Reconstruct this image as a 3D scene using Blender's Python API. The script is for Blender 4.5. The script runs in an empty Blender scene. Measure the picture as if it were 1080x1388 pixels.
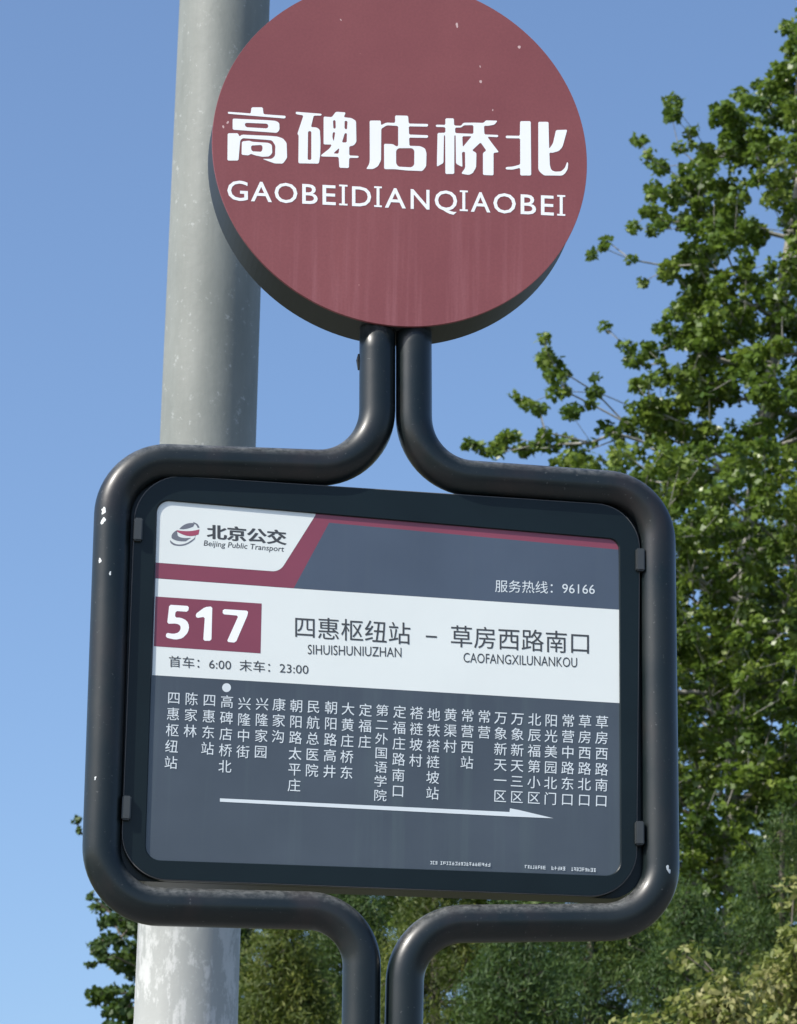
import bpy, bmesh, math, random
import numpy as np
from mathutils import Vector, Matrix
random.seed(7); rng = np.random.default_rng(11)
SC = bpy.context.scene
COL = SC.collection
rad = math.radians

# ------------------------------------------------------------ camera, sky, sun
FPX = 4500.0                       # focal length in photo pixels (photo 1080 x 1388)
D, AZ, EL, ROLL, TX, TY = 4.155, -0.130, 0.272, 0.020, 0.002, 0.054
CAMZ = 1.62
C0 = Vector((math.sin(AZ)*math.cos(EL), -math.cos(AZ)*math.cos(EL), -math.sin(EL))) * D
H = CAMZ - C0.z                    # height of the timetable's centre above the pavement
CAM = C0 + Vector((0, 0, H))
def frame(fw):
    r = fw.cross(Vector((0, 0, 1))).normalized()
    return r, r.cross(fw)
fw = (-C0).normalized(); r_, u_ = frame(fw)
fw = (fw + TX*r_ + TY*u_).normalized(); r_, u_ = frame(fw)
RX = math.cos(ROLL)*r_ + math.sin(ROLL)*u_
UX = -math.sin(ROLL)*r_ + math.cos(ROLL)*u_
FW = fw
cd = bpy.data.cameras.new('camera'); cam = bpy.data.objects.new('camera', cd); COL.objects.link(cam)
m = Matrix((RX, UX, -FW)).transposed().to_4x4(); m.translation = CAM
cam.matrix_world = m
cd.sensor_fit = 'HORIZONTAL'; cd.sensor_width = 36; cd.lens = FPX/1080*36
cd.clip_start = .1; cd.clip_end = 3000
cd.dof.use_dof = True; cd.dof.focus_distance = 4.15; cd.dof.aperture_fstop = 42
SC.camera = cam

SUN_EL, SUN_AZ = 44, 66            # azimuth: degrees to the left of the sign's facing direction
sd = Vector((-math.sin(rad(SUN_AZ))*math.cos(rad(SUN_EL)), -math.cos(rad(SUN_AZ))*math.cos(rad(SUN_EL)), math.sin(rad(SUN_EL))))
w = bpy.data.worlds.new('World'); SC.world = w; w.use_nodes = True
wn = w.node_tree.nodes; wl = w.node_tree.links
sky = wn.new('ShaderNodeTexSky'); sky.sky_type = 'NISHITA'; sky.sun_disc = False
sky.sun_elevation = rad(SUN_EL); sky.sun_rotation = math.atan2(sd.x, sd.y)
sky.air_density = 1.0; sky.dust_density = 2.0; sky.ozone_density = 5.0
bg = wn['Background']; bg.inputs[1].default_value = .15
wl.new(sky.outputs[0], bg.inputs[0])
sl = bpy.data.lights.new('sun', 'SUN'); sl.energy = 4.5; sl.angle = rad(.53); sl.color = (1, .95, .87)
so = bpy.data.objects.new('sun', sl); COL.objects.link(so)
so.rotation_euler = sd.to_track_quat('Z', 'Y').to_euler()
vs = SC.view_settings; vs.view_transform = 'Standard'; vs.look = 'None'; vs.gamma = 1; vs.use_curve_mapping = False
vs.exposure = 0.40

def at(px, py, Y):
    """the point on the vertical plane y = Y that the photograph shows at (px, py)"""
    d = FW*FPX + RX*(px-540) - UX*(py-694)
    return CAM + d*((Y-CAM.y)/d.y)
def mpp(p):                        # metres per photo pixel at a point
    return (Vector(p)-CAM).dot(FW)/FPX

# ------------------------------------------------------------ materials
def nodes(name):
    M = bpy.data.materials.new(name); M.use_nodes = True
    nt = M.node_tree; return M, nt, nt.nodes['Principled BSDF']
def N(nt, typ, **k):
    n = nt.nodes.new(typ)
    for a, b in k.items(): setattr(n, a, b)
    return n
def noise(nt, vec, scale, detail=4, rough=.55):
    n = N(nt, 'ShaderNodeTexNoise'); n.inputs['Scale'].default_value = scale
    n.inputs['Detail'].default_value = detail; n.inputs['Roughness'].default_value = rough
    if vec is not None: nt.links.new(vec, n.inputs['Vector'])
    return n.outputs['Fac']
def ramp(nt, fac, stops):
    r = N(nt, 'ShaderNodeValToRGB'); e = r.color_ramp.elements
    while len(e) < len(stops): e.new(.5)
    for i, (p, c) in enumerate(stops):
        e[i].position = p
        e[i].color = (c, c, c, 1) if isinstance(c, (int, float)) else (*c, 1)
    nt.links.new(fac, r.inputs[0]); return r.outputs[0]
def mix(nt, f, a, b, mode='MIX'):
    n = N(nt, 'ShaderNodeMix', data_type='RGBA', blend_type=mode)
    for s, v in ((0, f), (6, a), (7, b)):
        if isinstance(v, bpy.types.NodeSocket): nt.links.new(v, n.inputs[s])
        elif isinstance(v, (int, float)): n.inputs[s].default_value = v
        else: n.inputs[s].default_value = (*v, 1)
    return n.outputs[2]
def coords(nt, scale=(1, 1, 1), loc=(0, 0, 0)):
    t = N(nt, 'ShaderNodeTexCoord'); mp = N(nt, 'ShaderNodeMapping')
    mp.inputs['Scale'].default_value = scale; mp.inputs['Location'].default_value = loc
    nt.links.new(t.outputs['Object'], mp.inputs[0]); return mp.outputs[0]
def bump(nt, b, h, strength, dist=.002):
    n = N(nt, 'ShaderNodeBump'); n.inputs['Strength'].default_value = strength; n.inputs['Distance'].default_value = dist
    nt.links.new(h, n.inputs['Height']); nt.links.new(n.outputs[0], b.inputs['Normal'])
def spots(nt, pts, wob=.004, squash=1.0):
    """factor that is 1 inside irregular blotches round the given points (x, y, z, r)"""
    v = coords(nt); t = None
    nz = N(nt, 'ShaderNodeTexNoise'); nz.inputs['Scale'].default_value = 90; nt.links.new(v, nz.inputs['Vector'])
    sub = N(nt, 'ShaderNodeVectorMath', operation='SUBTRACT'); nt.links.new(nz.outputs['Color'], sub.inputs[0]); sub.inputs[1].default_value = (.5, .5, .5)
    sc = N(nt, 'ShaderNodeVectorMath', operation='SCALE'); nt.links.new(sub.outputs[0], sc.inputs[0]); sc.inputs['Scale'].default_value = wob*4
    ad = N(nt, 'ShaderNodeVectorMath', operation='ADD'); nt.links.new(v, ad.inputs[0]); nt.links.new(sc.outputs[0], ad.inputs[1])
    for (x, y, z, r) in pts:
        d = N(nt, 'ShaderNodeVectorMath', operation='MULTIPLY'); s2 = N(nt, 'ShaderNodeVectorMath', operation='SUBTRACT')
        nt.links.new(ad.outputs[0], s2.inputs[0]); s2.inputs[1].default_value = (x, y, z)
        nt.links.new(s2.outputs[0], d.inputs[0]); d.inputs[1].default_value = (1, .3, squash)
        l = N(nt, 'ShaderNodeVectorMath', operation='LENGTH'); nt.links.new(d.outputs[0], l.inputs[0])
        c = N(nt, 'ShaderNodeMath', operation='LESS_THAN'); nt.links.new(l.outputs['Value'], c.inputs[0]); c.inputs[1].default_value = r
        if t is None: t = c.outputs[0]
        else:
            mx = N(nt, 'ShaderNodeMath', operation='MAXIMUM'); nt.links.new(t, mx.inputs[0]); nt.links.new(c.outputs[0], mx.inputs[1]); t = mx.outputs[0]
    return t

def mat_black(chips=()):
    M, nt, b = nodes('black_painted_steel')
    v = coords(nt)
    n1 = noise(nt, v, 9, 5); n2 = noise(nt, v, 160, 3)
    c = mix(nt, ramp(nt, n1, [(.35, 0), (.7, 1)]), (.004, .009, .010), (.010, .0145, .0155))
    dust = ramp(nt, noise(nt, v, 120, 8, .8), [(.40, .15), (.66, 1)])
    geo = N(nt, 'ShaderNodeNewGeometry'); sep = N(nt, 'ShaderNodeSeparateXYZ'); nt.links.new(geo.outputs['Normal'], sep.inputs[0])
    up = N(nt, 'ShaderNodeMath', operation='MULTIPLY'); up.use_clamp = True; sz = N(nt, 'ShaderNodeMath', operation='MULTIPLY_ADD'); sz.use_clamp = True; sz.inputs[1].default_value = 2.4; sz.inputs[2].default_value = -.75; nt.links.new(sep.outputs['Z'], sz.inputs[0]); nt.links.new(sz.outputs[0], up.inputs[0]); nt.links.new(dust, up.inputs[1])
    up2 = N(nt, 'ShaderNodeMath', operation='MULTIPLY'); nt.links.new(up.outputs[0], up2.inputs[0]); up2.inputs[1].default_value = .62
    c = mix(nt, up2.outputs[0], c, (.22, .225, .22))          # dust lies on top
    br = ramp(nt, noise(nt, coords(nt, (1, 1, .5), (3, 1, 2)), 14, 5, .6), [(.5, 0), (.72, .6)])
    c = mix(nt, br, c, (.030, .021, .020))
    c = mix(nt, ramp(nt, noise(nt, v, 260, 2, .5), [(.70, 0), (.74, .35)]), c, (.14, .145, .14))
    if chips: c = mix(nt, spots(nt, chips, .003, .55), c, (.62, .66, .66))
    nt.links.new(c, b.inputs['Base Color'])
    nt.links.new(ramp(nt, n1, [(.3, .30), (.75, .50)]), b.inputs['Roughness'])
    b.inputs['Specular IOR Level'].default_value = .38; b.inputs['Coat Weight'].default_value = .18; b.inputs['Coat Roughness'].default_value = .14
    bump(nt, b, n2, .10, .0006)
    return M
def mat_flat(name, col, rough=.45, var=.12, spec=.5, streak=0, streakcol=(.5, .5, .5), coat=0):
    M, nt, b = nodes(name)
    v = coords(nt)
    c = mix(nt, ramp(nt, noise(nt, v, 6, 5), [(.3, 0), (.72, 1)]), tuple(x*(1-var) for x in col), tuple(min(1, x*(1+var)) for x in col))
    if streak:
        s = ramp(nt, noise(nt, coords(nt, (55, 55, 2.2)), 1, 5, .6), [(.52, 0), (.8, 1)])
        k = N(nt, 'ShaderNodeMath', operation='MULTIPLY'); nt.links.new(s, k.inputs[0]); k.inputs[1].default_value = streak
        c = mix(nt, k.outputs[0], c, streakcol)
    nt.links.new(c, b.inputs['Base Color'])
    b.inputs['Roughness'].default_value = rough; b.inputs['Specular IOR Level'].default_value = spec
    b.inputs['Coat Weight'].default_value = coat; b.inputs['Coat Roughness'].default_value = .12
    return M
def mat_disc():
    M, nt, b = nodes('faded_dark_red_enamel')
    v = coords(nt)
    c = mix(nt, ramp(nt, noise(nt, v, 5, 6), [(.3, 0), (.7, 1)]), (.205, .056, .062), (.250, .075, .078))
    s = ramp(nt, noise(nt, coords(nt, (70, 70, 3)), 1, 5, .65), [(.5, 0), (.85, 1)])
    sp = N(nt, 'ShaderNodeSeparateXYZ'); nt.links.new(v, sp.inputs[0])
    mr = N(nt, 'ShaderNodeMapRange'); mr.inputs[1].default_value = .0; mr.inputs[2].default_value = -.24; nt.links.new(sp.outputs['Z'], mr.inputs[0])
    k = N(nt, 'ShaderNodeMath', operation='MULTIPLY'); nt.links.new(s, k.inputs[0]); nt.links.new(mr.outputs[0], k.inputs[1])
    c = mix(nt, k.outputs[0], c, (.33, .125, .135))            # rain streaks under the middle
    f = ramp(nt, noise(nt, v, 130, 2, .4), [(.75, 0), (.79, .6)])
    g = ramp(nt, noise(nt, v, 7, 2), [(.52, 0), (.66, 1)])
    kk = N(nt, 'ShaderNodeMath', operation='MULTIPLY'); nt.links.new(f, kk.inputs[0]); nt.links.new(g, kk.inputs[1])
    c = mix(nt, kk.outputs[0], c, (.55, .30, .27))           # flecks
    c = mix(nt, spots(nt, DISC_MARKS, .002, .6), c, (.60, .42, .40))
    d = ramp(nt, noise(nt, v, 300, 2, .5), [(.3, .94), (.7, 1.05)])
    c = mix(nt, 1.0, c, d, 'MULTIPLY')
    nt.links.new(c, b.inputs['Base Color']); b.inputs['Roughness'].default_value = .55
    b.inputs['Specular IOR Level'].default_value = .4
    return M
def mat_pole():
    M, nt, b = nodes('weathered_grey_pole')
    v = coords(nt, (1, 1, .35)); vv = coords(nt)
    c = mix(nt, ramp(nt, noise(nt, v, 7, 8, .65), [(.3, 0), (.72, 1)]), (.15, .166, .150), (.25, .265, .242))
    s = ramp(nt, noise(nt, coords(nt, (40, 40, 1.2)), 1, 6, .7), [(.42, 0), (.75, 1)])
    k = N(nt, 'ShaderNodeMath', operation='MULTIPLY'); nt.links.new(s, k.inputs[0]); k.inputs[1].default_value = .45
    c = mix(nt, k.outputs[0], c, (.15, .16, .14))
    f = ramp(nt, noise(nt, vv, 60, 5, .75), [(.60, 0), (.68, .3)])
    c = mix(nt, f, c, (.60, .63, .62))
    # scuffs and flaking lower down
    sp = N(nt, 'ShaderNodeSeparateXYZ'); nt.links.new(vv, sp.inputs[0])
    mr = N(nt, 'ShaderNodeMapRange'); mr.inputs[1].default_value = 3.1; mr.inputs[2].default_value = 2.7; nt.links.new(sp.outputs['Z'], mr.inputs[0])
    wr = ramp(nt, noise(nt, coords(nt, (1, 1, .45), (2, 5, 1)), 26, 9, .72), [(.50, 0), (.56, .55), (.75, .7)])
    k2 = N(nt, 'ShaderNodeMath', operation='MULTIPLY'); nt.links.new(wr, k2.inputs[0]); nt.links.new(mr.outputs[0], k2.inputs[1])
    c = mix(nt, k2.outputs[0], c, (.63, .64, .62))
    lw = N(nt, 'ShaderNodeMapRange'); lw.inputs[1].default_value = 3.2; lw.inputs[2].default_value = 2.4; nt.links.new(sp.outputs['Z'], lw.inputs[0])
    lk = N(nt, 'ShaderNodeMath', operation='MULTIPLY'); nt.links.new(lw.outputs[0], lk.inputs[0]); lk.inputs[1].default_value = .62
    c = mix(nt, lk.outputs[0], c, (.56, .57, .55))          # paler towards the foot
    nt.links.new(c, b.inputs['Base Color']); b.inputs['Roughness'].default_value = .6
    bump(nt, b, noise(nt, vv, 55, 8, .7), 0.30, .0025)
    return M
def mat_leaf(name, dark, light, tip, trans=.3, rough=.38):
    M, nt, b = nodes(name)
    a = N(nt, 'ShaderNodeAttribute', attribute_name='tone')
    g = ramp(nt, noise(nt, coords(nt), .9, 3), [(.35, 0), (.65, 1)])
    av = N(nt, 'ShaderNodeMath', operation='MULTIPLY_ADD'); nt.links.new(a.outputs['Fac'], av.inputs[0]); av.inputs[1].default_value = .7
    h = N(nt, 'ShaderNodeMath', operation='MULTIPLY'); nt.links.new(g, h.inputs[0]); h.inputs[1].default_value = .3
    nt.links.new(h.outputs[0], av.inputs[2])
    c = ramp(nt, av.outputs[0], [(.05, dark), (.6, light), (.95, tip)])
    nt.links.new(c, b.inputs['Base Color']); b.inputs['Roughness'].default_value = rough
    tr = N(nt, 'ShaderNodeBsdfTranslucent'); nt.links.new(mix(nt, .5, c, (.10, .16, .02)), tr.inputs[0])
    ms = N(nt, 'ShaderNodeMixShader'); ms.inputs[0].default_value = trans
    nt.links.new(b.outputs[0], ms.inputs[1]); nt.links.new(tr.outputs[0], ms.inputs[2])
    nt.links.new(ms.outputs[0], nt.nodes['Material Output'].inputs[0])
    return M
def mat_bark(name, a, b_):
    M, nt, b = nodes(name)
    c = mix(nt, ramp(nt, noise(nt, coords(nt, (1, 1, .4)), 14, 6), [(.35, 0), (.65, 1)]), a, b_)
    nt.links.new(c, b.inputs['Base Color']); b.inputs['Roughness'].default_value = .8
    return M

# ------------------------------------------------------------ object helpers
def put(name, me, mat=None, parent=None, smooth=False, **props):
    o = bpy.data.objects.new(name, me); COL.objects.link(o)
    if mat: me.materials.append(mat)
    if smooth: me.polygons.foreach_set('use_smooth', [True]*len(me.polygons))
    if parent: o.parent = parent
    for k, v in props.items(): o[k] = v
    return o
def mesh(vs_, fs, name='m'):
    me = bpy.data.meshes.new(name); me.from_pydata([tuple(v) for v in vs_], [], fs); me.update(); return me
def empty(name, loc, **props):
    o = bpy.data.objects.new(name, None); COL.objects.link(o); o.location = loc; o.empty_display_size = .1
    for k, v in props.items(): o[k] = v
    return o
def fillet(corners, n=14, closed=False):
    """corners: (px, py, r) -> rounded polyline in the same units"""
    P = [Vector(c[:2]) for c in corners]; out = []; L = len(P)
    for i in range(L):
        if not closed and i in (0, L-1): out.append(P[i]); continue
        a, b, c = P[i-1], P[i], P[(i+1) % L]; r = corners[i][2]
        u = (a-b).normalized(); v = (c-b).normalized()
        ang = math.acos(max(-1, min(1, u.dot(v)))); t = r/math.tan(ang/2)
        s = b+u*t; e = b+v*t; ctr = b+(u+v).normalized()*(r/math.sin(ang/2))
        a0 = math.atan2(*(s-ctr).yx); a1 = math.atan2(*(e-ctr).yx); da = (a1-a0+math.pi) % (2*math.pi)-math.pi
        for k in range(n+1):
            q = a0+da*k/n; out.append(ctr+Vector((math.cos(q), math.sin(q)))*r)
    return out
def sweep(pts, r, seg=28, up=Vector((0, 1, 0)), cap=True):
    pts = [Vector(p) for p in pts]; V = []; F = []
    rr = r if isinstance(r, (list, tuple)) else [r]*len(pts)
    for i, p in enumerate(pts):
        t = (pts[min(i+1, len(pts)-1)]-pts[max(i-1, 0)]).normalized()
        a = t.cross(up).normalized(); b = a.cross(t)
        for k in range(seg):
            q = 2*math.pi*k/seg; V.append(p+(a*math.cos(q)+b*math.sin(q))*rr[i])
    for i in range(len(pts)-1):
        for k in range(seg):
            k2 = (k+1) % seg; F.append((i*seg+k, i*seg+k2, (i+1)*seg+k2, (i+1)*seg+k))
    if cap:
        F.append(tuple(range(seg))[::-1]); F.append(tuple(range((len(pts)-1)*seg, len(pts)*seg)))
    me = mesh(V, F)
    bm = bmesh.new(); bm.from_mesh(me); bmesh.ops.recalc_face_normals(bm, faces=bm.faces); bm.to_mesh(me); bm.free()
    return me
def origin(me, loc):               # put a mesh's origin at loc
    me.transform(Matrix.Translation(-Vector(loc)))
def poly_mesh(outer, holes, tf):
    """flat polygon with holes; tf maps 2-D to 3-D"""
    cu = bpy.data.curves.new('c', 'CURVE'); cu.dimensions = '2D'; cu.fill_mode = 'BOTH'
    for lp in [outer]+list(holes):
        s = cu.splines.new('POLY'); s.points.add(len(lp)-1); s.use_cyclic_u = True
        for q, (x, y) in zip(s.points, lp): q.co = (x, -y, 0, 1)
    return curve_to(cu, lambda x, y: tf(x, -y))
def curve_to(cu, tf):
    o = bpy.data.objects.new('tmp', cu); COL.objects.link(o)
    dg = bpy.context.evaluated_depsgraph_get(); dg.update()
    me = bpy.data.meshes.new_from_object(o.evaluated_get(dg))
    bpy.data.objects.remove(o); bpy.data.curves.remove(cu)
    for v in me.vertices: v.co = tf(v.co.x, v.co.y)
    me.materials.clear(); me.update()
    return me
def face_cam(me):                  # make the faces look towards -y
    bm = bmesh.new(); bm.from_mesh(me)
    for f in bm.faces:
        f.normal_update()
        if f.normal.y > 0: f.normal_flip()
    bm.to_mesh(me); bm.free(); return me
def join(meshes):
    bm = bmesh.new()
    for q in meshes: bm.from_mesh(q); bpy.data.meshes.remove(q)
    me = bpy.data.meshes.new('j'); bm.to_mesh(me); bm.free(); return me
def smooth_loop(lp, it=1):         # Chaikin corner cutting for traced outlines, corners stay crisp enough
    for _ in range(it):
        o = []
        for i, p in enumerate(lp):
            a = lp[i-1]; c = lp[(i+1) % len(lp)]
            da = math.dist(a, p); dc = math.dist(p, c)
            ka = min(.25, 14/da) if da else 0; kc = min(.25, 14/dc) if dc else 0
            o.append((p[0]+(a[0]-p[0])*ka, p[1]+(a[1]-p[1])*ka)); o.append((p[0]+(c[0]-p[0])*kc, p[1]+(c[1]-p[1])*kc))
        lp = o
    return lp
def text_mesh(s, x, y, w_, slope, Y, height=None, cap=.72, bold=0, lean=0.0, vert=0.0, shear=0.0, cx=None):
    """lettering whose left end of the baseline is seen at photo (x, y); w_ is its width, slope its fall per pixel"""
    cu = bpy.data.curves.new('t', 'FONT'); cu.body = s; cu.offset = bold; cu.resolution_u = 3; cu.shear = shear
    o = bpy.data.objects.new('tmp', cu); COL.objects.link(o)
    dg = bpy.context.evaluated_depsgraph_get(); dg.update()
    me = bpy.data.meshes.new_from_object(o.evaluated_get(dg))
    bpy.data.objects.remove(o); bpy.data.curves.remove(cu)
    X = np.empty(len(me.vertices)*3); me.vertices.foreach_get('co', X); X = X.reshape(-1, 3)
    x0, x1 = X[:, 0].min(), X[:, 0].max()
    kx = w_/(x1-x0); ky = (height/cap) if height else kx
    for v in me.vertices:
        a = (v.co.x-x0)*kx; h = v.co.y*ky
        v.co = at(x+a+h*lean, y+a*slope-h, Y)
    me.materials.clear(); me.update()
    return face_cam(me)

# ------------------------------------------------------------ terrain
def ground_h(x, y):
    t = min(1, max(0, (y-9.0)/11.0)); t = t*t*(3-2*t)
    return 3.4*t + .25*math.sin(x*.5+1)*t + .18*math.sin(y*.7+x*.3)*t + .004
gm, gnt, gb = nodes('grassy_earth')
gc = mix(gnt, ramp(gnt, noise(gnt, coords(gnt), .8, 8), [(.35, 0), (.65, 1)]), (.045, .06, .022), (.10, .085, .05))
gnt.links.new(gc, gb.inputs['Base Color']); gb.inputs['Roughness'].default_value = .95
xs = [-1500, -400, -120]+[-60+2*i for i in range(61)]+[120, 400, 1500]
ys = [-1500, -300, -60, -20, -6, 3.0]+[4+.8*i for i in range(40)]+[60, 150, 500, 2500]
V = [(x, y, ground_h(x, y) if y > 3.5 else 0.0) for y in ys for x in xs]
F = [(j*len(xs)+i, j*len(xs)+i+1, (j+1)*len(xs)+i+1, (j+1)*len(xs)+i) for j in range(len(ys)-1) for i in range(len(xs)-1)]
put('ground', mesh(V, F), gm, smooth=True, kind='structure')
pm, pnt, pb = nodes('pavement_concrete')
bt = N(pnt, 'ShaderNodeTexBrick'); bt.inputs['Scale'].default_value = 3; bt.inputs['Color1'].default_value = (.20, .195, .18, 1)
bt.inputs['Color2'].default_value = (.17, .165, .155, 1); bt.inputs['Mortar'].default_value = (.10, .10, .09, 1); bt.inputs['Mortar Size'].default_value = .01
pnt.links.new(coords(pnt), bt.inputs['Vector']); pnt.links.new(bt.outputs[0], pb.inputs['Base Color']); pb.inputs['Roughness'].default_value = .9
def slab(x0, x1, y0, y1, z0, z1):
    v = [(x, y, z) for z in (z0, z1) for y in (y0, y1) for x in (x0, x1)]
    return mesh(v, [(0, 2, 3, 1), (4, 5, 7, 6), (0, 1, 5, 4), (2, 6, 7, 3), (0, 4, 6, 2), (1, 3, 7, 5)])
put('pavement', slab(-60, 60, -6.0, 3.2, -.05, .012), pm, kind='structure')
am = mat_flat('asphalt', (.05, .05, .052), .9, .2)
put('road', slab(-60, 60, -16, -6.004, -.20, .004), am, kind='structure')

# ------------------------------------------------------------ tall grey pole behind the sign
PY = 2.0
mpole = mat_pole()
top, bot = at(304.5, 0, PY), at(251.5, 1388, PY)
ax = (top-bot).normalized()
rt = 122/2*mpp(top); rb = 141/2*mpp(bot)
def pole_pt(z): return bot+ax*((z-bot.z)/ax.z)
def pole_r(z): return rb+(rt-rb)*(z-bot.z)/(top.z-bot.z)
base = pole_pt(.012)
pole = empty('lamp_post', base, label='thick pale grey weathered round pole standing behind the bus stop sign', category='pole')
zs = [.06]+[.3*i for i in range(1, 31)]
me = sweep([pole_pt(z) for z in zs], [pole_r(z) for z in zs], 64)
for v in me.vertices: v.co -= Vector((base.x, base.y, 0))
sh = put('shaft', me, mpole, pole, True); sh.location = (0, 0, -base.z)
me = sweep([(0, 0, 0), (0, 0, .05), (0, 0, .06)], [pole_r(0)*1.7, pole_r(0)*1.7, pole_r(0)*1.6], 48)
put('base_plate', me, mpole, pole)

# ------------------------------------------------------------ the bus stop sign
sign = empty('bus_stop_sign', (0, .03, .012), category='bus stop sign',
    label='dark red disc above a route timetable held in a bent black tube frame')
OFF = Vector((0, .03, .012))
def part(name, me, mat, parent=None, smooth=False, **props):
    me.transform(Matrix.Translation(-OFF))
    return put(name, me, mat, parent or sign, smooth, **props)
def chip(px, py, r): p = at(px, py, .0); return (p.x-OFF.x, -.02, p.z-OFF.z, r*.45e-3)
black = mat_black([chip(141, 690, 5), chip(140, 702, 6), chip(136, 758, 5), chip(906, 1177, 6), chip(150, 776, 4), chip(128, 1052, 3)])
black_box = mat_flat('black_powder_coat', (.005, .011, .013), .34, .25, .28)
edge_m = mat_flat('edge_highlight_grey', (.10, .10, .10), .5, .3)  # grey for the painted highlight round the case
TY_ = .0270; TR = .0235
def tube(cs, ground_x):
    loop = fillet(cs, 16)
    pts = [at(p.x, p.y, TY_) for p in loop]
    # straight runs are cut up so that the shading stays even
    fine = []
    for a, b in zip(pts, pts[1:]):
        k = max(1, int((b-a).length/.03))
        fine += [a.lerp(b, j/k) for j in range(k)]
    fine.append(pts[-1])
    end = fine[-1]; fine += [Vector((end.x+(ground_x-end.x)*j/8, TY_, end.z+(.012-end.z)*j/8)) for j in range(1, 9)]
    return sweep(fine, TR, 32)
L = tube([(511.5, 440, 0), (511, 637, 78), (155, 624, 74), (135, 1227, 80), (491, 1236, 74), (489, 1400, 0)], at(489, 1400, TY_).x)
R_ = tube([(560.5, 440, 0), (561, 643, 84), (890, 667, 74), (896, 1249, 76), (550, 1253, 80), (547, 1400, 0)], at(547, 1400, TY_).x)
part('frame_tube', L, black, smooth=True, label='left bent black tube with white paint chips')
part('frame_tube', R_, black, smooth=True, label='right bent black tube')
# collar on the left stem, just under the disc
c_ = at(511, 492, TY_)
part('clip', sweep([c_+Vector((-.0235, .004, .012)), c_+Vector((-.0238, .004, .003)), c_+Vector((-.0235, .004, -.010))], [.0015, .0032, .0012], 10), black)

# disc
DC = at(540, 222, 0.0); 
DC = Vector((.0022, 0, H+.676*(.25/.228)*(4.155/3.79)/(.25/.228)))
DR = .2500
NS = 160
def ring(r, y, c=None, n=NS): c = c or DC; return [(c.x+r*math.cos(2*math.pi*k/n), y, c.z+r*math.sin(2*math.pi*k/n)) for k in range(n)]
def lathe(prof, n=NS, cap0=True, cap1=True):
    V = []; F = []
    for r, y in prof: V += ring(r, y, n=n)
    for i in range(len(prof)-1):
        for k in range(n):
            k2 = (k+1) % n; F.append((i*n+k, i*n+k2, (i+1)*n+k2, (i+1)*n+k))
    if cap0: F.append(tuple(range(n)))
    if cap1: F.append(tuple(range((len(prof)-1)*n, len(prof)*n))[::-1])
    return mesh(V, F)
DISC_MARKS = []
for px_, py_, rr_ in ((620, 35, 3.2), (703, 64, 2.6), (650, 90, 1.6), (652, 111, 2.2), (668, 150, 1.8), (303, 172, 2.4), (308, 166, 1.6), (462, 27, 1.5), (720, 52, 1.6)):
    p_ = at(px_, py_, 0)-DC; DISC_MARKS.append((p_.x, 0, p_.z, rr_*.0006))
dm = mat_disc()
me = lathe([(DR-.0003, 0), (DR, .0008), (DR, .004)], cap1=False)
me.transform(Matrix.Translation(-DC)); 
disc = put('disc_face', me, dm, sign); disc.location = DC-OFF
def dpart(name, me, mat, **k):
    me.transform(Matrix.Translation(-DC)); return put(name, me, mat, disc, **k)
rimm = mat_flat('dark_rim_paint', (.020, .024, .024), .55, .3)
dpart('rim', lathe([(DR-.001, .0041), (DR-.0004, .071), (DR-.003, .075)], cap0=False), rimm, smooth=False)
lip_m = mat_flat('worn_pink_edge', (.30, .13, .14), .5, .35)
white = mat_flat('white_vinyl_lettering', (.92, .93, .92), .5, .02)
K = 10.8
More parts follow.
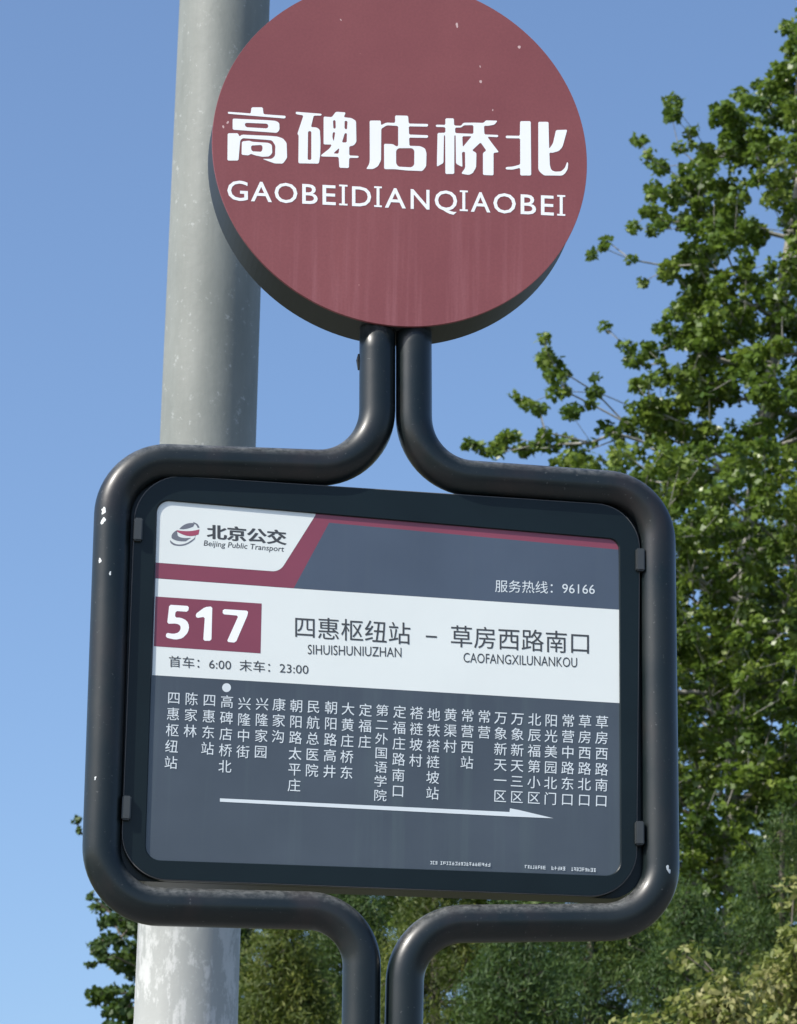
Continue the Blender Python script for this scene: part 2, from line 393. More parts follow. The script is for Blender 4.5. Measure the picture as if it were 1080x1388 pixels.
G = {
 (300, 140): [
  ([(95,125),(430,150),(440,60),(605,60),(618,162),(942,185),(935,225),(95,155)], []),
  ([(165,225),(700,250),(800,260),(848,290),(852,390),(815,435),(165,388)], [[(355,288),(670,300),(690,335),(670,370),(365,352),(340,318)]]),
  ([(92,440),(245,440),(262,490),(300,460),(700,478),(820,488),(900,515),(955,580),(962,800),(900,885),(780,882),(690,850),(600,815),(740,815),(785,770),(790,620),(740,545),(640,535),(310,512),(275,550),(250,840),(88,840)], []),
  ([(300,560),(410,548),(450,565),(690,580),(740,610),(745,730),(700,780),(600,785),(500,765),(430,740),(400,765),(295,755)], [[(440,620),(590,612),(605,650),(590,712),(450,705),(432,660)]])],
 (395, 140): [
  ([(62,125),(440,155),(440,182),(325,182),(285,350),(370,355),(415,390),(425,560),(420,760),(400,885),(100,880),(105,470),(85,450),(175,180),(62,160)], [[(242,410),(290,410),(290,830),(237,830)]]),
  ([(470,195),(590,205),(650,125),(795,135),(765,205),(880,218),(945,260),(950,570),(910,620),(845,632),(845,765),(985,772),(978,802),(845,800),(840,950),(700,945),(690,787),(440,780),(430,762),(560,660),(590,605),(470,605)],
   [[(608,250),(645,250),(648,370),(612,372)], [(778,258),(820,262),(812,385),(776,375)], [(605,425),(640,425),(618,560),(598,500)], [(780,440),(812,440),(808,575),(738,575)], [(700,655),(688,740),(612,735)]])],
 (490, 145): [
  ([(118,200),(283,200),(283,270),(360,230),(490,235),(490,125),(680,130),(690,245),(975,250),(970,290),(690,285),(695,405),(975,415),(970,455),(695,450),(700,570),(860,575),(930,610),(950,680),(945,870),(890,940),(650,930),(480,912),(330,912),(328,540),(460,545),(510,580),(535,570),(535,280),(370,270),(288,320),(285,780),(240,870),(170,910),(65,910),(110,840),(120,780)],
   [[(540,605),(740,605),(772,640),(770,850),(730,885),(540,875),(505,830),(505,640)]])],
 (585, 148): [
  ([(60,228),(200,232),(200,135),(325,135),(328,240),(430,245),(462,200),(620,198),(760,203),(790,165),(965,170),(920,228),(830,245),(765,245),(772,372),(975,378),(970,412),(815,405),(875,490),(985,632),(905,640),(905,970),(750,965),(750,640),(800,608),(715,488),(590,605),(655,640),(650,850),(600,940),(540,965),(432,945),(490,860),(488,625),(443,630),(450,850),(355,800),(350,385),(332,385),(330,950),(200,950),(197,385),(180,385),(172,790),(75,845),(85,350),(200,345),(200,265),(62,262)],
   [[(342,272),(435,270),(472,236),(610,236),(610,362),(345,352)], [(448,398),(585,398),(455,555)]])],
 (678, 150): [
  ([(290,155),(445,155),(452,950),(292,950),(290,838),(180,865),(80,862),(80,827),(180,820),(290,790),(290,407),(80,405),(80,367),(285,370)], []),
  ([(555,165),(705,165),(715,560),(770,480),(815,285),(980,280),(910,530),(860,590),(760,620),(718,615),(725,800),(745,870),(800,895),(890,890),(945,840),(978,750),(995,770),(985,860),(940,930),(900,952),(640,950),(580,900),(555,860)], [])]}
for (ox, oy), polys in G.items():
    ms = [face_cam(poly_mesh(smooth_loop(o_), [smooth_loop(h) for h in hs], lambda x, y: at(ox+x/K, oy+y/K, -.0003))) for o_, hs in polys]
    dpart('character', join(ms), white)
letters = [('G',308,336),('A',340,368.5),('O',372,403),('B',409.5,430.5),('E',437,455),('I',459.5,471),('D',477,503),('I',507,517.5),('A',521.5,550),
           ('N',556.5,582),('Q',589,619.5),('I',623,634),('A',638,664.5),('O',668.5,699),('B',705.5,726.5),('E',733,750.5),('I',755,766)]
for ch, a, b in letters:
    y = 271+(a-308)*.0475
    if ch == 'I':
        s = .0475; cx = (a+b)/2; hh = 28; t = 2.4; sw = 2.0; wd = (b-a)/2
        o_ = [(cx-wd, y-hh), (cx+wd, y-hh), (cx+wd, y-hh+t), (cx+sw, y-hh+t), (cx+sw, y-t), (cx+wd, y-t), (cx+wd, y), (cx-wd, y), (cx-wd, y-t), (cx-sw, y-t), (cx-sw, y-hh+t), (cx-wd, y-hh+t)]
        me = face_cam(poly_mesh(o_, [], lambda x, yy: at(x, yy+(x-cx)*s+.3, -.0003)))
    else:
        me = text_mesh(ch, a, y, b-a, .0475, -.0003, height=28, cap=.73, bold=.008)
    dpart('letter', me, white)

# timetable case
BY = .018
case_px = [(184, 641, 62), (868, 686, 62), (863, 1217, 62), (163, 1190, 62)]
win_px = [(213, 677, 17), (839, 731, 15), (841, 1187, 20), (197, 1165, 20)]
nf = 12
lf = fillet([(x, y, 44) for x, y, _ in case_px], nf, True); lo = fillet(case_px, nf, True); li = fillet(win_px, nf, True); n = len(lo)
depth = .062
def loop3(lp, Y, d=0): return [at(p.x, p.y, BY)+Vector((0, Y-BY, 0)) for p in lp]
def inset(lp, f):
    c = sum(lp, Vector((0, 0)))/len(lp); return [c+(p-c)*f for p in lp]
def widen(lp, k):
    c = sum(lp, Vector((0, 0)))/len(lp); return [Vector((c.x+(p.x-c.x)*k, p.y)) for p in lp]
rows = [loop3(widen(lf, 1.03), depth), loop3(widen(lf, 1.03), BY+.012), loop3(lo, BY+.0115), loop3(lo, BY+.004), loop3(inset(lo, .996), BY), loop3(inset(li, 1.004), BY), loop3(li, BY+.0015), loop3(li, BY+.004)]
V = [v for r in rows for v in r]; F = []
for i in range(len(rows)-1):
    for k in range(n):
        k2 = (k+1) % n; F.append((i*n+k, (i+1)*n+k, (i+1)*n+k2, i*n+k2))
F.append(tuple(range(n)))
me = mesh(V, F)
bm = bmesh.new(); bm.from_mesh(me); bmesh.ops.recalc_face_normals(bm, faces=bm.faces); bm.to_mesh(me); bm.free()
case = part('timetable_case', me, black_box)
def cpart(name, me, mat, smooth=False, **k):
    me.transform(Matrix.Translation(-OFF)); return put(name, me, mat, case, smooth, **k)
sm = loop3(inset(lo, .998), BY+.0015); sm.append(sm[0]); sm.append(sm[1])
cpart('edge_highlight', sweep(sm, .0009, 8, cap=False), edge_m, True)  # thin pale strip standing in for light caught on the case's front edge
hm = mat_flat('hinge_metal', (.045, .05, .05), .35, .3)
for hx, hy in ((187, 719), (171, 1096), (867, 760), (866, 1130)):
    p = at(hx, hy, BY)
    me = slab(-.0055, .0055, -.006, .006, -.015, .015)
    bm = bmesh.new(); bm.from_mesh(me); bmesh.ops.bevel(bm, geom=bm.edges[:], offset=.0015, segments=2, affect='EDGES'); bm.to_mesh(me); bm.free()
    me.transform(Matrix.Translation(p+Vector((0, -.001, 0))))
    cpart('hinge', me, hm)
# bars that carry the case between the tubes
for a, b in (((178, 860), (140, 858)), ((866, 880), (900, 882)), ((172, 1020), (135, 1018)), ((866, 1040), (900, 1042))):
    pa, pb_ = at(*a, .04), at(*b, .04)
    part('bracket', sweep([pa, pb_], .006, 10, up=Vector((0, 1, 0))), black)

# the printed timetable
PYY = BY+.003
def q(pts, d): return face_cam(poly_mesh(pts, [], lambda x, y: at(x, y, PYY-d)))
def fq(pts, d): return q([tuple(p) for p in fillet(pts, 8, True)], d)
slate = mat_flat('slate_print', (.056, .069, .083), .30, .16, .5, .45, (.085, .115, .115), .45)
slate_h = mat_flat('slate_header_print', (.066, .086, .118), .30, .12, .5, .25, (.085, .11, .13), .45)
p_white = mat_flat('white_print', (.75, .79, .755), .35, .03, .5, .06, (.60, .68, .66), .35)
p_red = mat_flat('dark_red_print', (.225, .045, .072), .35, .12, .5, 0, (0, 0, 0), .35)
ink = mat_flat('dark_ink', (.05, .055, .06), .5, .1)
wink = mat_flat('white_ink', (.66, .72, .74), .5, .05)
sheet = cpart('timetable_sheet', fq([(x, y, r+1) for x, y, r in [(212, 676, 17), (840, 730, 15), (842, 1188, 20), (196, 1166, 20)]], 0), slate)
def spart(name, me, mat, **k):
    me.transform(Matrix.Translation(-OFF)); return put(name, me, mat, case, **k)
S1, S2, S3 = .00015, .0003, .00045
spart('header_field', q([(446,708.5),(838,745),(840.2,826.5),(398,797.3)], S1), slate_h)
spart('red_band', q([(211,762),(371,774),(384,765),(424,697),(438,696),(822,729.5),(833,733),(838,742),(838,745),(446,708.5),(398,797.3),(210.5,783.5)], S1), p_red)
spart('logo_field', fq([(213.3,677.5,16),(429,696,2),(379,775,17),(211,762.5,1)], S2), p_white)
spart('route_band', q([(210.7,784),(398,797.6),(840.2,826.5),(841,953),(206.2,915)], S1), p_white)
spart('route_number_box', q([(210.6,808.5),(354.6,818),(353,885.5),(208.4,875.8)], S2), p_red)
# 517
K5 = 6.75
five = [(165,200),(345,212),(337,265),(222,257),(216,318),(270,318),(325,345),(348,395),(335,455),(285,508),(220,520),(132,500),(138,455),(200,468),(250,455),(270,420),(265,388),(230,372),(145,374)]
one = [(490,222),(558,215),(550,530),(475,530),(490,310),(412,322),(405,285)]
seven = [(655,240),(885,255),(882,292),(772,547),(690,540),(798,300),(652,287)]
for g in (five, one, seven):
    spart('digit', face_cam(poly_mesh(smooth_loop(g), [], lambda x, y: at(205+x/K5, 790+y/K5, PYY-S3))), white)
# operator's emblem: a globe of crossing swooshes
def ell(cx, cy, a, b, rot, t0, t1, n=26):
    cr, sr = math.cos(rot), math.sin(rot); o = []
    for i in range(n+1):
        t = t0+(t1-t0)*i/n; x, y = a*math.cos(t), b*math.sin(t); o.append((cx+x*cr-y*sr, cy+x*sr+y*cr))
    return o
def bez(p0, p1, p2, n=12): return [((1-t)**2*p0[0]+2*t*(1-t)*p1[0]+t*t*p2[0], (1-t)**2*p0[1]+2*t*(1-t)*p1[1]+t*t*p2[1]) for t in [i/n for i in range(n+1)]]
EK = 1080/170
def epoly(pts, m_): spart('emblem', face_cam(poly_mesh(pts, [], lambda x, y: at(225+x/EK, 695+y/EK, PYY-S3))), m_)
egrey = mat_flat('emblem_grey', (.16, .17, .20), .4, .1)
ered = mat_flat('emblem_red', (.36, .07, .12), .4, .1)
epoly(bez((115,138),(170,75),(248,92))+bez((232,120),(160,150),(110,138)), egrey)
epoly(bez((232,80),(280,90),(287,128))+bez((272,130),(262,100),(232,86)), egrey)
epoly(bez((95,150),(200,170),(288,142))+bez((280,185),(190,225),(92,160)), ered)
epoly(bez((48,215),(40,180),(92,150))+bez((100,195),(120,225),(215,215))+bez((170,245),(90,250),(50,220)), egrey)
epoly(bez((35,235),(90,300),(190,255))+bez((235,225),(262,200),(250,190))+bez((250,225),(170,300),(85,282))+bez((70,280),(30,262),(35,240)), egrey)
spart('lettering', join([text_mesh('北京公交', 280+dx_, 728+dy_, 107, .082, PYY-S3-e_, height=16.5, cap=.80, bold=.012) for dx_, dy_, e_ in ((0, 0, 0), (.8, .3, .00002), (1.5, 0, .00004))]), ink)
spart('lettering', text_mesh('Beijing Public Transport', 276, 739.5, 109, .075, PYY-S3, height=7.6, cap=.72, shear=.15, bold=.006), ink)
spart('lettering', text_mesh('四惠枢纽站', 400, 861.5, 156, .062, PYY-S3), ink)
spart('lettering', text_mesh('–', 577, 869.5, 15, .06, PYY-S3, bold=.01), ink)
spart('lettering', text_mesh('草房西路南口', 611, 874, 187, .055, PYY-S3), ink)
spart('lettering', text_mesh('SIHUISHUNIUZHAN', 417, 886.5, 127, .033, PYY-S3, height=13.5, cap=.72), ink)
spart('lettering', text_mesh('CAOFANGXILUNANKOU', 628, 897.5, 154, .045, PYY-S3, height=13.5, cap=.72), ink)
spart('lettering', text_mesh('首车：6:00  末车：23:00', 229, 902.5, 189, .058, PYY-S3, height=12.5, cap=.75), ink)
spart('lettering', text_mesh('服务热线：96166', 671, 801, 135, .030, PYY-S3, height=14, cap=.78), wink)
# stops of the line, one column of characters per stop
stops = [('四惠枢纽站',235.6,945.8,-1.0,21.9),('陈家林',259.5,947.3,-.9,21.7),('四惠东站',283.9,948.9,-.9,21.8),('高碑店桥北',307.6,951,-.7,21.9),
 ('兴隆中街',331.4,953.4,-.7,21.8),('兴隆家园',355.2,954,-.65,21.6),('康家沟',378.2,955,-.65,21.6),('朝阳路太平庄',401.7,956.6,-.62,21.5),
 ('民航总医院',424.9,957.7,-.6,21.6),('朝阳路高井',448.9,959,-.6,21.6),('大黄庄桥东',471.7,960.7,-.55,21.6),('定福庄',495.3,962.4,-.5,21.4),
 ('第二外国语学院',518.1,962.8,-.5,19.2),('定福庄路南口',541.6,964.8,-.45,21.4),('褡裢坡村',564.6,966.4,-.4,21.4),('地铁褡裢坡站',587.8,968.5,-.35,21.3),
 ('黄渠村',610.6,968.9,-.3,21.3),('常营西站',633.6,969.8,-.3,21.2),('常营',656.3,971.2,-.28,21.2),('万象新天一区',678.7,972.8,-.25,21.2),
 ('万象新天三区',701.4,974,-.25,21.2),('北辰福第小区',724.5,975.1,-.25,21.2),('阳光美园北门',747,976.3,-.25,21.2),('常营中路东口',770,976.8,-.25,21.3),
 ('草房西路北口',792.8,977.5,-.22,21.3),('草房西路南口',815.7,978.6,-.2,21.3)]
for s, x, y, dx, dy in stops:
    cu = bpy.data.curves.new('t', 'FONT'); cu.body = '\n'.join(s); cu.resolution_u = 2
    cu.space_line = 1.0
    o = bpy.data.objects.new('tmp', cu); COL.objects.link(o)
    dg = bpy.context.evaluated_depsgraph_get(); dg.update()
    me = bpy.data.meshes.new_from_object(o.evaluated_get(dg)); bpy.data.objects.remove(o); bpy.data.curves.remove(cu)
    # glyph box: about 1 em wide, centred .5, optical middle at .38 above the baseline
    cw = 18.6; ch_ = min(18.6, dy*.87)
    for v in me.vertices:
        row = round((.38-v.co.y)/1.0); row = max(0, min(len(s)-1, row))
        gx = (v.co.x-.5)*cw; gy = (v.co.y+row*1.0-.38)*ch_
        v.co = at(x+dx*row+gx+gy*.03, y+dy*row+gx*.055-gy, PYY-S3)
    me.materials.clear(); me.update()
    spart('stop_name', face_cam(me), wink)
spart('stop_marker', q([(307+6*math.cos(t*math.pi/12), 932+6*math.sin(t*math.pi/12)) for t in range(24)], S2), wink)
spart('direction_arrow', q([(298,1082),(690.5,1100.5),(691,1095.5),(704,1098),(750,1109),(690,1106.5),(298,1086.5)], S2), wink)
# the two unreadable small captions: rows of ragged little marks
for (x0, y0, x1, sl_, gap) in ((583, 1169, 662, .038, (8, 11)), (711, 1174.5, 808, .05, (26, 33, 56, 63))):
    ms = []; x = x0
    while x < x1:
        wq = random.uniform(2.2, 3.8)
        if not (gap[0] < x-x0 < gap[1] or (len(gap) > 2 and gap[2] < x-x0 < gap[3])):
            y = y0+(x-x0)*sl_; h = random.uniform(3.8, 5.0)
            for _ in range(3):
                t_ = random.choice((-.5, -.05, .38))*h; ms.append(q([(x, y+t_), (x+wq, y+t_), (x+wq, y+t_+.75), (x, y+t_+.75)], S2+.00001*len(ms)))
            t_ = random.uniform(0, .75)*wq; ms.append(q([(x+t_, y-h/2), (x+t_+.8, y-h/2), (x+t_+.8, y+h/2), (x+t_, y+h/2)], S2+.00001*len(ms)))
        x += wq+.9
    spart('caption', join(ms), wink)

# ------------------------------------------------------------ foliage
def leaf_mesh(name, centres, radii, per, size, mat, aspect=.85, upb=.5, parent=None, tones=None, flat=.75, gravity=0.0):
    nC = len(centres)
    cnt = np.maximum(3, (per*(radii/radii.mean())**2*rng.uniform(.7, 1.3, nC)).astype(int))
    idx = np.repeat(np.arange(nC), cnt); n_ = len(idx)
    d = rng.normal(size=(n_, 3)); d /= np.linalg.norm(d, axis=1)[:, None]
    rr = rng.uniform(.15, 1, n_)**.5
    off = d*rr[:, None]*radii[idx][:, None]; off[:, 2] *= flat
    p = centres[idx]+off
    nrm = rng.normal(size=(n_, 3))*.7+d*.6+np.array([0, 0, upb]); nrm /= np.linalg.norm(nrm, axis=1)[:, None]
    a = rng.normal(size=(n_, 3)); a[:, 2] -= gravity; t = a-(a*nrm).sum(1)[:, None]*nrm; t /= np.linalg.norm(t, axis=1)[:, None]
    b = np.cross(nrm, t)
    s = (size*rng.uniform(.6, 1.3, n_))[:, None]
    fold = rng.uniform(.05, .25, n_)[:, None]*s
    v = np.stack([p-t*s*.5, p+b*s*.5*aspect-nrm*fold*.5-t*s*.08, p+t*s*.55-nrm*fold*.3, p-b*s*.5*aspect-nrm*fold*.5-t*s*.08], 1).reshape(-1, 3)
    me = bpy.data.meshes.new(name); me.vertices.add(n_*4); me.loops.add(n_*4); me.polygons.add(n_)
    me.vertices.foreach_set('co', v.ravel().astype(np.float32))
    me.loops.foreach_set('vertex_index', np.arange(n_*4, dtype=np.int32))
    me.polygons.foreach_set('loop_start', np.arange(0, n_*4, 4, dtype=np.int32))
    me.polygons.foreach_set('loop_total', np.full(n_, 4, dtype=np.int32))
    me.update(calc_edges=True)
    at_ = me.attributes.new('tone', 'FLOAT', 'FACE')
    ct = rng.uniform(0, 1, nC)[idx]
    at_.data.foreach_set('value', np.clip(.38*rng.uniform(0, 1, n_)+.62*ct, 0, 1).astype(np.float32))
    return me
def skeleton(trunk, centres, r_tip=.006, step=.35, r_max=.2):
    nodes_ = [np.array(p) for p in trunk]; par = [-1]+list(range(len(trunk)-1))
    tk = np.array(trunk)
    d0 = np.array([np.linalg.norm(tk-c, axis=1).min() for c in centres]); order = np.argsort(d0)
    A = np.array(nodes_); cost0 = [0.0]*len(nodes_)
    w_ = [0.0]*len(nodes_)
    for ci in order:
        c = centres[ci]
        dv = c-A; dist = np.linalg.norm(dv, axis=1)
        k = int(np.argmin(dist+.35*np.array(cost0)+.9*np.maximum(0, A[:, 2]-c[2]+.1*dist)))
        nseg = max(1, int(dist[k]/step)); prev = k; p0 = A[k].copy()
        for j in range(1, nseg+1):
            t = j/nseg; q_ = p0+(c-p0)*t
            q_[2] += math.sin(t*math.pi)*dist[k]*-.06
            if j < nseg: q_ += rng.normal(size=3)*.035*step
            nodes_.append(q_); par.append(prev); w_.append(0.0); cost0.append(cost0[prev]+dist[k]/nseg); prev = len(nodes_)-1
        w_[prev] += 1; A = np.array(nodes_)
    for i in range(len(nodes_)-1, 0, -1):
        if par[i] >= 0: w_[par[i]] += w_[i]
    R = np.minimum(r_max, r_tip*np.maximum(1, np.array(w_))**.48)
    return A, par, R
def branches(A, par, R, start, seg=5):
    V = []; F = []
    for i in range(start, len(A)):
        a, b = A[par[i]], A[i]; t = b-a; l = np.linalg.norm(t)
        if l < 1e-5: continue
        t /= l; u = np.cross(t, [.3, .9, .1]); u /= np.linalg.norm(u); v = np.cross(t, u); b0 = len(V)
        ra = min(R[par[i]], R[i]*1.25)
        for pp, r in ((a, ra), (b, R[i])):
            for k in range(seg):
                q_ = 2*math.pi*k/seg; V.append(pp+(u*math.cos(q_)+v*math.sin(q_))*r)
        for k in range(seg): k2 = (k+1) % seg; F.append((b0+k, b0+k2, b0+seg+k2, b0+seg+k))
    return mesh(V, F)
def inpoly(x, y, P):
    c = False; j = len(P)-1
    for i in range(len(P)):
        xi, yi = P[i]; xj, yj = P[j]
        if (yi > y) != (yj > y) and x < (xj-xi)*(y-yi)/(yj-yi)+xi: c = not c
        j = i
    return c
def w3(px, py, Y): return np.array(at(px, py, Y))
def tree(name, trunk_px, Y, clumps, leafm, barkm, per, size, label, category, group=None, r_tip=.006, rtrunk=.2, **kw):
    top = [w3(x, y, Y) for x, y in trunk_px]
    gz = ground_h(top[0][0], Y)
    pts = [np.array([top[0][0], Y, gz-.1])]
    for a, b in zip([pts[0]]+top, top):
        l = np.linalg.norm(b-a); k = max(1, int(l/.4))
        pts += [a+(b-a)*j/k for j in range(1, k+1)]
    C = np.array([c[:3] for c in clumps]); rr = np.array([c[3] for c in clumps])
    A, par, R = skeleton(pts, C, r_tip, .35, rtrunk)
    root = empty(name, tuple(pts[0]), label=label, category=category)
    if group: root['group'] = group
    nt_ = len(pts); mv = Matrix.Translation(-Vector(pts[0]))
    me = sweep([Vector(p) for p in pts], [max(float(R[i]), .02) for i in range(nt_)], 12); me.transform(mv); put('trunk', me, barkm, root, True)
    me = branches(A, par, R, nt_); me.transform(mv); put('limbs', me, barkm, root, True, kind='stuff')
    me = leaf_mesh('leaves', C, rr, per, size, leafm, **kw); me.transform(mv); put('crown', me, leafm, root, kind='stuff')
    return root

leaf_p = mat_leaf('poplar_leaf', (.055, .115, .022), (.155, .23, .034), (.30, .37, .08), .42, .38)
leaf_l = mat_leaf('dark_broad_leaf', (.025, .062, .020), (.065, .115, .024), (.11, .16, .035), .3, .5)
leaf_c = mat_leaf('conifer_spray', (.025, .055, .012), (.10, .135, .018), (.22, .23, .03), .35, .6)
leaf_d = mat_leaf('dark_conifer_spray', (.015, .042, .014), (.055, .11, .020), (.15, .20, .035), .3, .6)
leaf_b = mat_leaf('pale_bush_leaf', (.06, .10, .02), (.21, .24, .05), (.42, .38, .17), .35, .55)
bark_p = mat_bark('pale_poplar_bark', (.16, .16, .135), (.32, .31, .27))
bark_d = mat_bark('brown_bark', (.07, .06, .045), (.14, .12, .09))

# poplar: dense mass, loose upper left edge, single sprigs against the sky
YT = 25.0
dense = [(1560,-260),(1300,-300),(1180,-160),(1110,-60),(1085,30),(1078,110),(1030,165),(985,205),(945,235),(925,300),(938,370),(925,440),(905,485),(880,520),(872,580),(850,610),(740,618),(690,640),(560,700),(470,800),(440,900),(430,1080),(470,1230),(560,1330),(1700,1330),(1700,200)]
loose = [(1070,40),(1052,95),(1005,125),(945,165),(900,215),(878,250),(868,300),(890,345),(872,400),(890,450),(842,470),(850,520),(845,560),(800,590),(735,500),(728,455),(752,452),(770,520),(800,570),(820,600),(700,620),(640,612),(655,592),(760,580),(900,640),(960,560),(1000,300),(1080,150)]
cl = []
def addc(px, py, rpx, Y): p = at(px, py, Y); cl.append((p.x, p.y, p.z, rpx*mpp(p)))
gaps = [(1050,330,28),(1000,470,14),(905,405,22),(970,620,13),(1055,655,12),(985,355,20),(925,690,9),(870,640,8),(1005,240,16),(940,560,14),(900,330,22),(1065,500,12),(1040,770,6),(960,745,8),(930,480,12)]
def gapped(x, y): return any((x-a)**2+(y-b)**2 < r*r for a, b, r in gaps)
k = 0
while k < 4700:
    x = random.uniform(430, 1650); y = random.uniform(-300, 1330)
    if not inpoly(x, y, dense): continue
    inside = min(1, max(0, (y-250)/450))
    if y < 700 and x < 1100 and random.random() > .80+.18*inside: continue
    if y < 800 and gapped(x, y): continue
    if (x > 1130 or x < 860) and random.random() < .45: continue
    edge = .4+1.9*min(1, max(0, (x-(900 if y < 600 else 600))/300))
    addc(x, y, random.uniform(11, 23), YT+random.uniform(-edge, edge)*1.2); k += 1
k = 0
while k < 190:
    x = random.uniform(630, 1080); y = random.uniform(40, 640)
    if inpoly(x, y, loose) and not gapped(x, y): addc(x, y, random.uniform(9, 15), YT+random.uniform(-.5, .5)); k += 1
for x, y, r in [(910,140,14),(908,158,13),(867,187,12),(876,212,11),(893,228,15),(885,262,12),(862,305,12),(878,290,10),(821,324,9),(805,345,9),(817,338,8),(858,354,9),(872,384,10),(820,441,9),
    (736,460,11),(742,485,14),(750,508,15),(758,530,16),(700,537,9),(716,545,11),(733,556,13),(772,560,15),(805,512,9),(806,532,12),(803,550,8),(636,603,11),(652,606,9),(690,592,13),(672,610,12),(712,612,13),
    (975,150,16),(998,160,18),(1010,135,12),(1068,40,14),(1070,65,15),(1060,95,16),(1045,120,16),(1070,120,18),(1062,160,18),(850,472,12),(858,492,13),(880,475,14),(850,575,13),(990,190,18),(960,215,16),(1075,90,16),(940,252,20),(915,268,18),(930,300,16),(895,300,14),(905,368,16),(930,350,16),(895,442,14),(918,425,16)]:
    for _ in range(2): addc(x+random.uniform(-4, 4), y+random.uniform(-4, 4), r*1.08, YT+random.uniform(-.35, .35))
tree('poplar_tree', [(985, 1330), (992, 1000), (1015, 700), (1062, 380), (1110, 100), (1160, -150)], YT, cl, leaf_p, bark_p, 50, .068,
     'tall loose poplar with pale branches rising on the right behind the sign', 'tree', r_tip=.0028, rtrunk=.055, upb=.8)

cl = []
leaf_back = mat_leaf('deep_green_broad_leaf', (.02, .05, .02), (.045, .085, .02), (.08, .12, .03), .25, .5)  # darker greens for the tree behind the poplar
back = [(730,690),(800,640),(880,625),(980,650),(1080,600),(1180,640),(1400,600),(1650,700),(1650,1400),(560,1400),(560,1000),(620,820)]
k = 0
while k < 620:
    x = random.uniform(560, 1650); y = random.uniform(600, 1400)
    if not inpoly(x, y, back): continue
    if (x-1055)**2+(y-655)**2 < 400: continue
    addc(x, y, random.uniform(20, 36), 31+random.uniform(-1.5, 1.5)); k += 1
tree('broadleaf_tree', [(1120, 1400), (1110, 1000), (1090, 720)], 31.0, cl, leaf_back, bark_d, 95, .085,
     'dense dark tree filling in behind the lower crown of the poplar', 'tree', r_tip=.005, rtrunk=.16)

# broadleaf tree at lower left, behind the grey pole
cl = []
polyL = [(128,1200),(140,1240),(128,1290),(150,1330),(120,1360),(130,1420),(150,1520),(520,1560),(540,1300),(470,1180),(380,1090),(280,1050),(220,1080),(160,1130)]
k = 0
while k < 560:
    x = random.uniform(100, 540); y = random.uniform(1040, 1560)
    if not inpoly(x, y, polyL): continue
    addc(x, y, random.uniform(10, 18), 22+random.uniform(-1.2, 1.2)); k += 1
for x, y, r in [(103,1110,8),(108,1125,6),(124,1214,7),(140,1252,11),(136,1275,10),(118,1307,5),(128,1308,5),(135,1345,12),(128,1358,9),(148,1370,13),(160,1245,14),(165,1300,15),(140,1300,8),(135,1160,6),(140,1180,9)]:
    addc(x, y, r, 22)
tree('broadleaf_tree', [(330, 1560), (300, 1400), (270, 1200), (250, 1090)], 22.0, cl, leaf_l, bark_d, 60, .058,
     'dark green leafy tree at lower left, showing beside the base of the grey pole', 'tree', r_tip=.005, rtrunk=.13)

# conifers: upright crowns of fine sprays
def conifer(px, top_py, Y, half_px, leafm, label, seed, tip=.7, size=.050, per=210, ncl=500, base_py=1620, name='conifer_tree', cat='tree', group=None):
    global cl
    cl = []; rs = random.Random(seed)
    s = mpp(at(px, top_py, Y))
    apex = at(px, top_py, Y); hgt = apex.z-ground_h(apex.x, Y)
    for _ in range(ncl):
        t = rs.random()**.62                        # 0 top, 1 bottom
        z = apex.z-.05-t*(hgt-.3)
        R = half_px*s*(min(1, t*2.4)**tip)*(1+.22*math.sin(6*t+seed)+.12*rs.uniform(-1, 1))
        a = rs.uniform(0, 2*math.pi); rr = R*rs.uniform(.55, 1)
        cl.append((apex.x+rr*math.cos(a), Y+rr*math.sin(a), z, rs.uniform(.10, .22)))
    cl.append((apex.x, Y, apex.z-.1, .10))
    return tree(name, [(px, base_py), (px, top_py+40)], Y, cl, leafm, bark_d, per, size, label, cat, group, r_tip=.004, rtrunk=.09, aspect=.17, upb=.35, flat=1.15, gravity=-1.2)
conifer(385, 1225, 17.0, 95, leaf_c, 'yellow-green conifer just right of the grey pole, under the sign frame', 3)
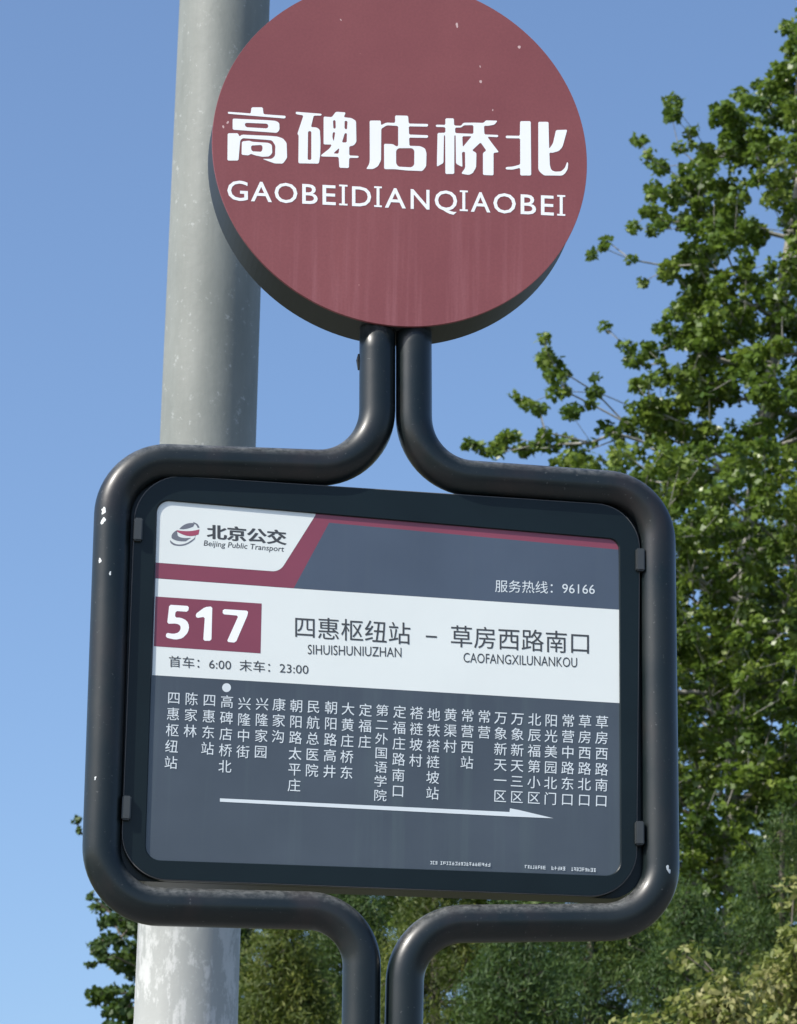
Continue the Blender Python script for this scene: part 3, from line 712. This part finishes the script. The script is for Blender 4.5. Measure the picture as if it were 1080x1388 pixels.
conifer(590, 1150, 18.0, 110, leaf_c, 'olive-green conifer behind the two sign stems', 5)
conifer(700, 1225, 16.5, 100, leaf_d, 'dark green conifer under the right half of the sign frame', 8)
conifer(480, 1175, 20.0, 110, leaf_d, 'dark conifer seen in the gap between grey pole and sign stems', 9)
conifer(800, 1150, 18.5, 110, leaf_d, 'dark conifer below the lower right corner of the sign', 12)
conifer(1060, 1085, 19.5, 110, leaf_d, 'tallest dark feathery conifer at the right edge below the poplar', 14)
conifer(930, 1190, 17.5, 95, leaf_d, 'feathery dark conifer between the sign frame and the right edge one', 17)
conifer(1190, 1080, 18.5, 110, leaf_d, 'dark conifer mostly cut off by the right edge of the view, beside the tallest one', 19)
conifer(270, 1330, 18.0, 80, leaf_d, 'low dark conifer directly behind the foot of the grey pole', 21)

# pale bushes lower right
def bush(cx, top_py, Y, half_px, label, seed, leafm=leaf_b, ncl=420, size=.050, per=90):
    global cl
    cl = []; rs = random.Random(seed); apex = at(cx, top_py, Y); s = mpp(apex)
    g = ground_h(apex.x, Y); R = half_px*s; hz = (apex.z-g)
    for _ in range(ncl):
        a = rs.uniform(0, 2*math.pi); e = rs.uniform(-.1, 1)**1; e = math.asin(max(-1, min(1, e)))
        k_ = rs.uniform(.7, 1.0)*(1+.1*math.sin(3*a+seed))
        z = g+hz*.35+hz*.65*math.sin(e)*k_
        cl.append((apex.x+R*math.cos(e)*math.cos(a)*k_, Y+R*math.cos(e)*math.sin(a)*k_, z, rs.uniform(.09, .17)))
    return tree('bush', [(cx, top_py+300), (cx, top_py+120)], Y, cl, leafm, bark_d, per, size, label, 'bush', 'pale bushes on the bank at lower right', r_tip=.004, rtrunk=.05, aspect=.5, upb=.35)
bush(1085, 1240, 13.0, 110, 'pale yellow-green bush in the lower right corner, the highest of them', 2)
bush(955, 1318, 12.2, 95, 'middle pale yellow-green bush at the bottom right, below the feathery conifers', 4)
bush(860, 1378, 11.6, 80, 'lowest pale bush, farthest left of those at the bottom right', 6)
bush(1160, 1320, 12.0, 100, 'pale bush cut by the bottom right corner of the view', 10)
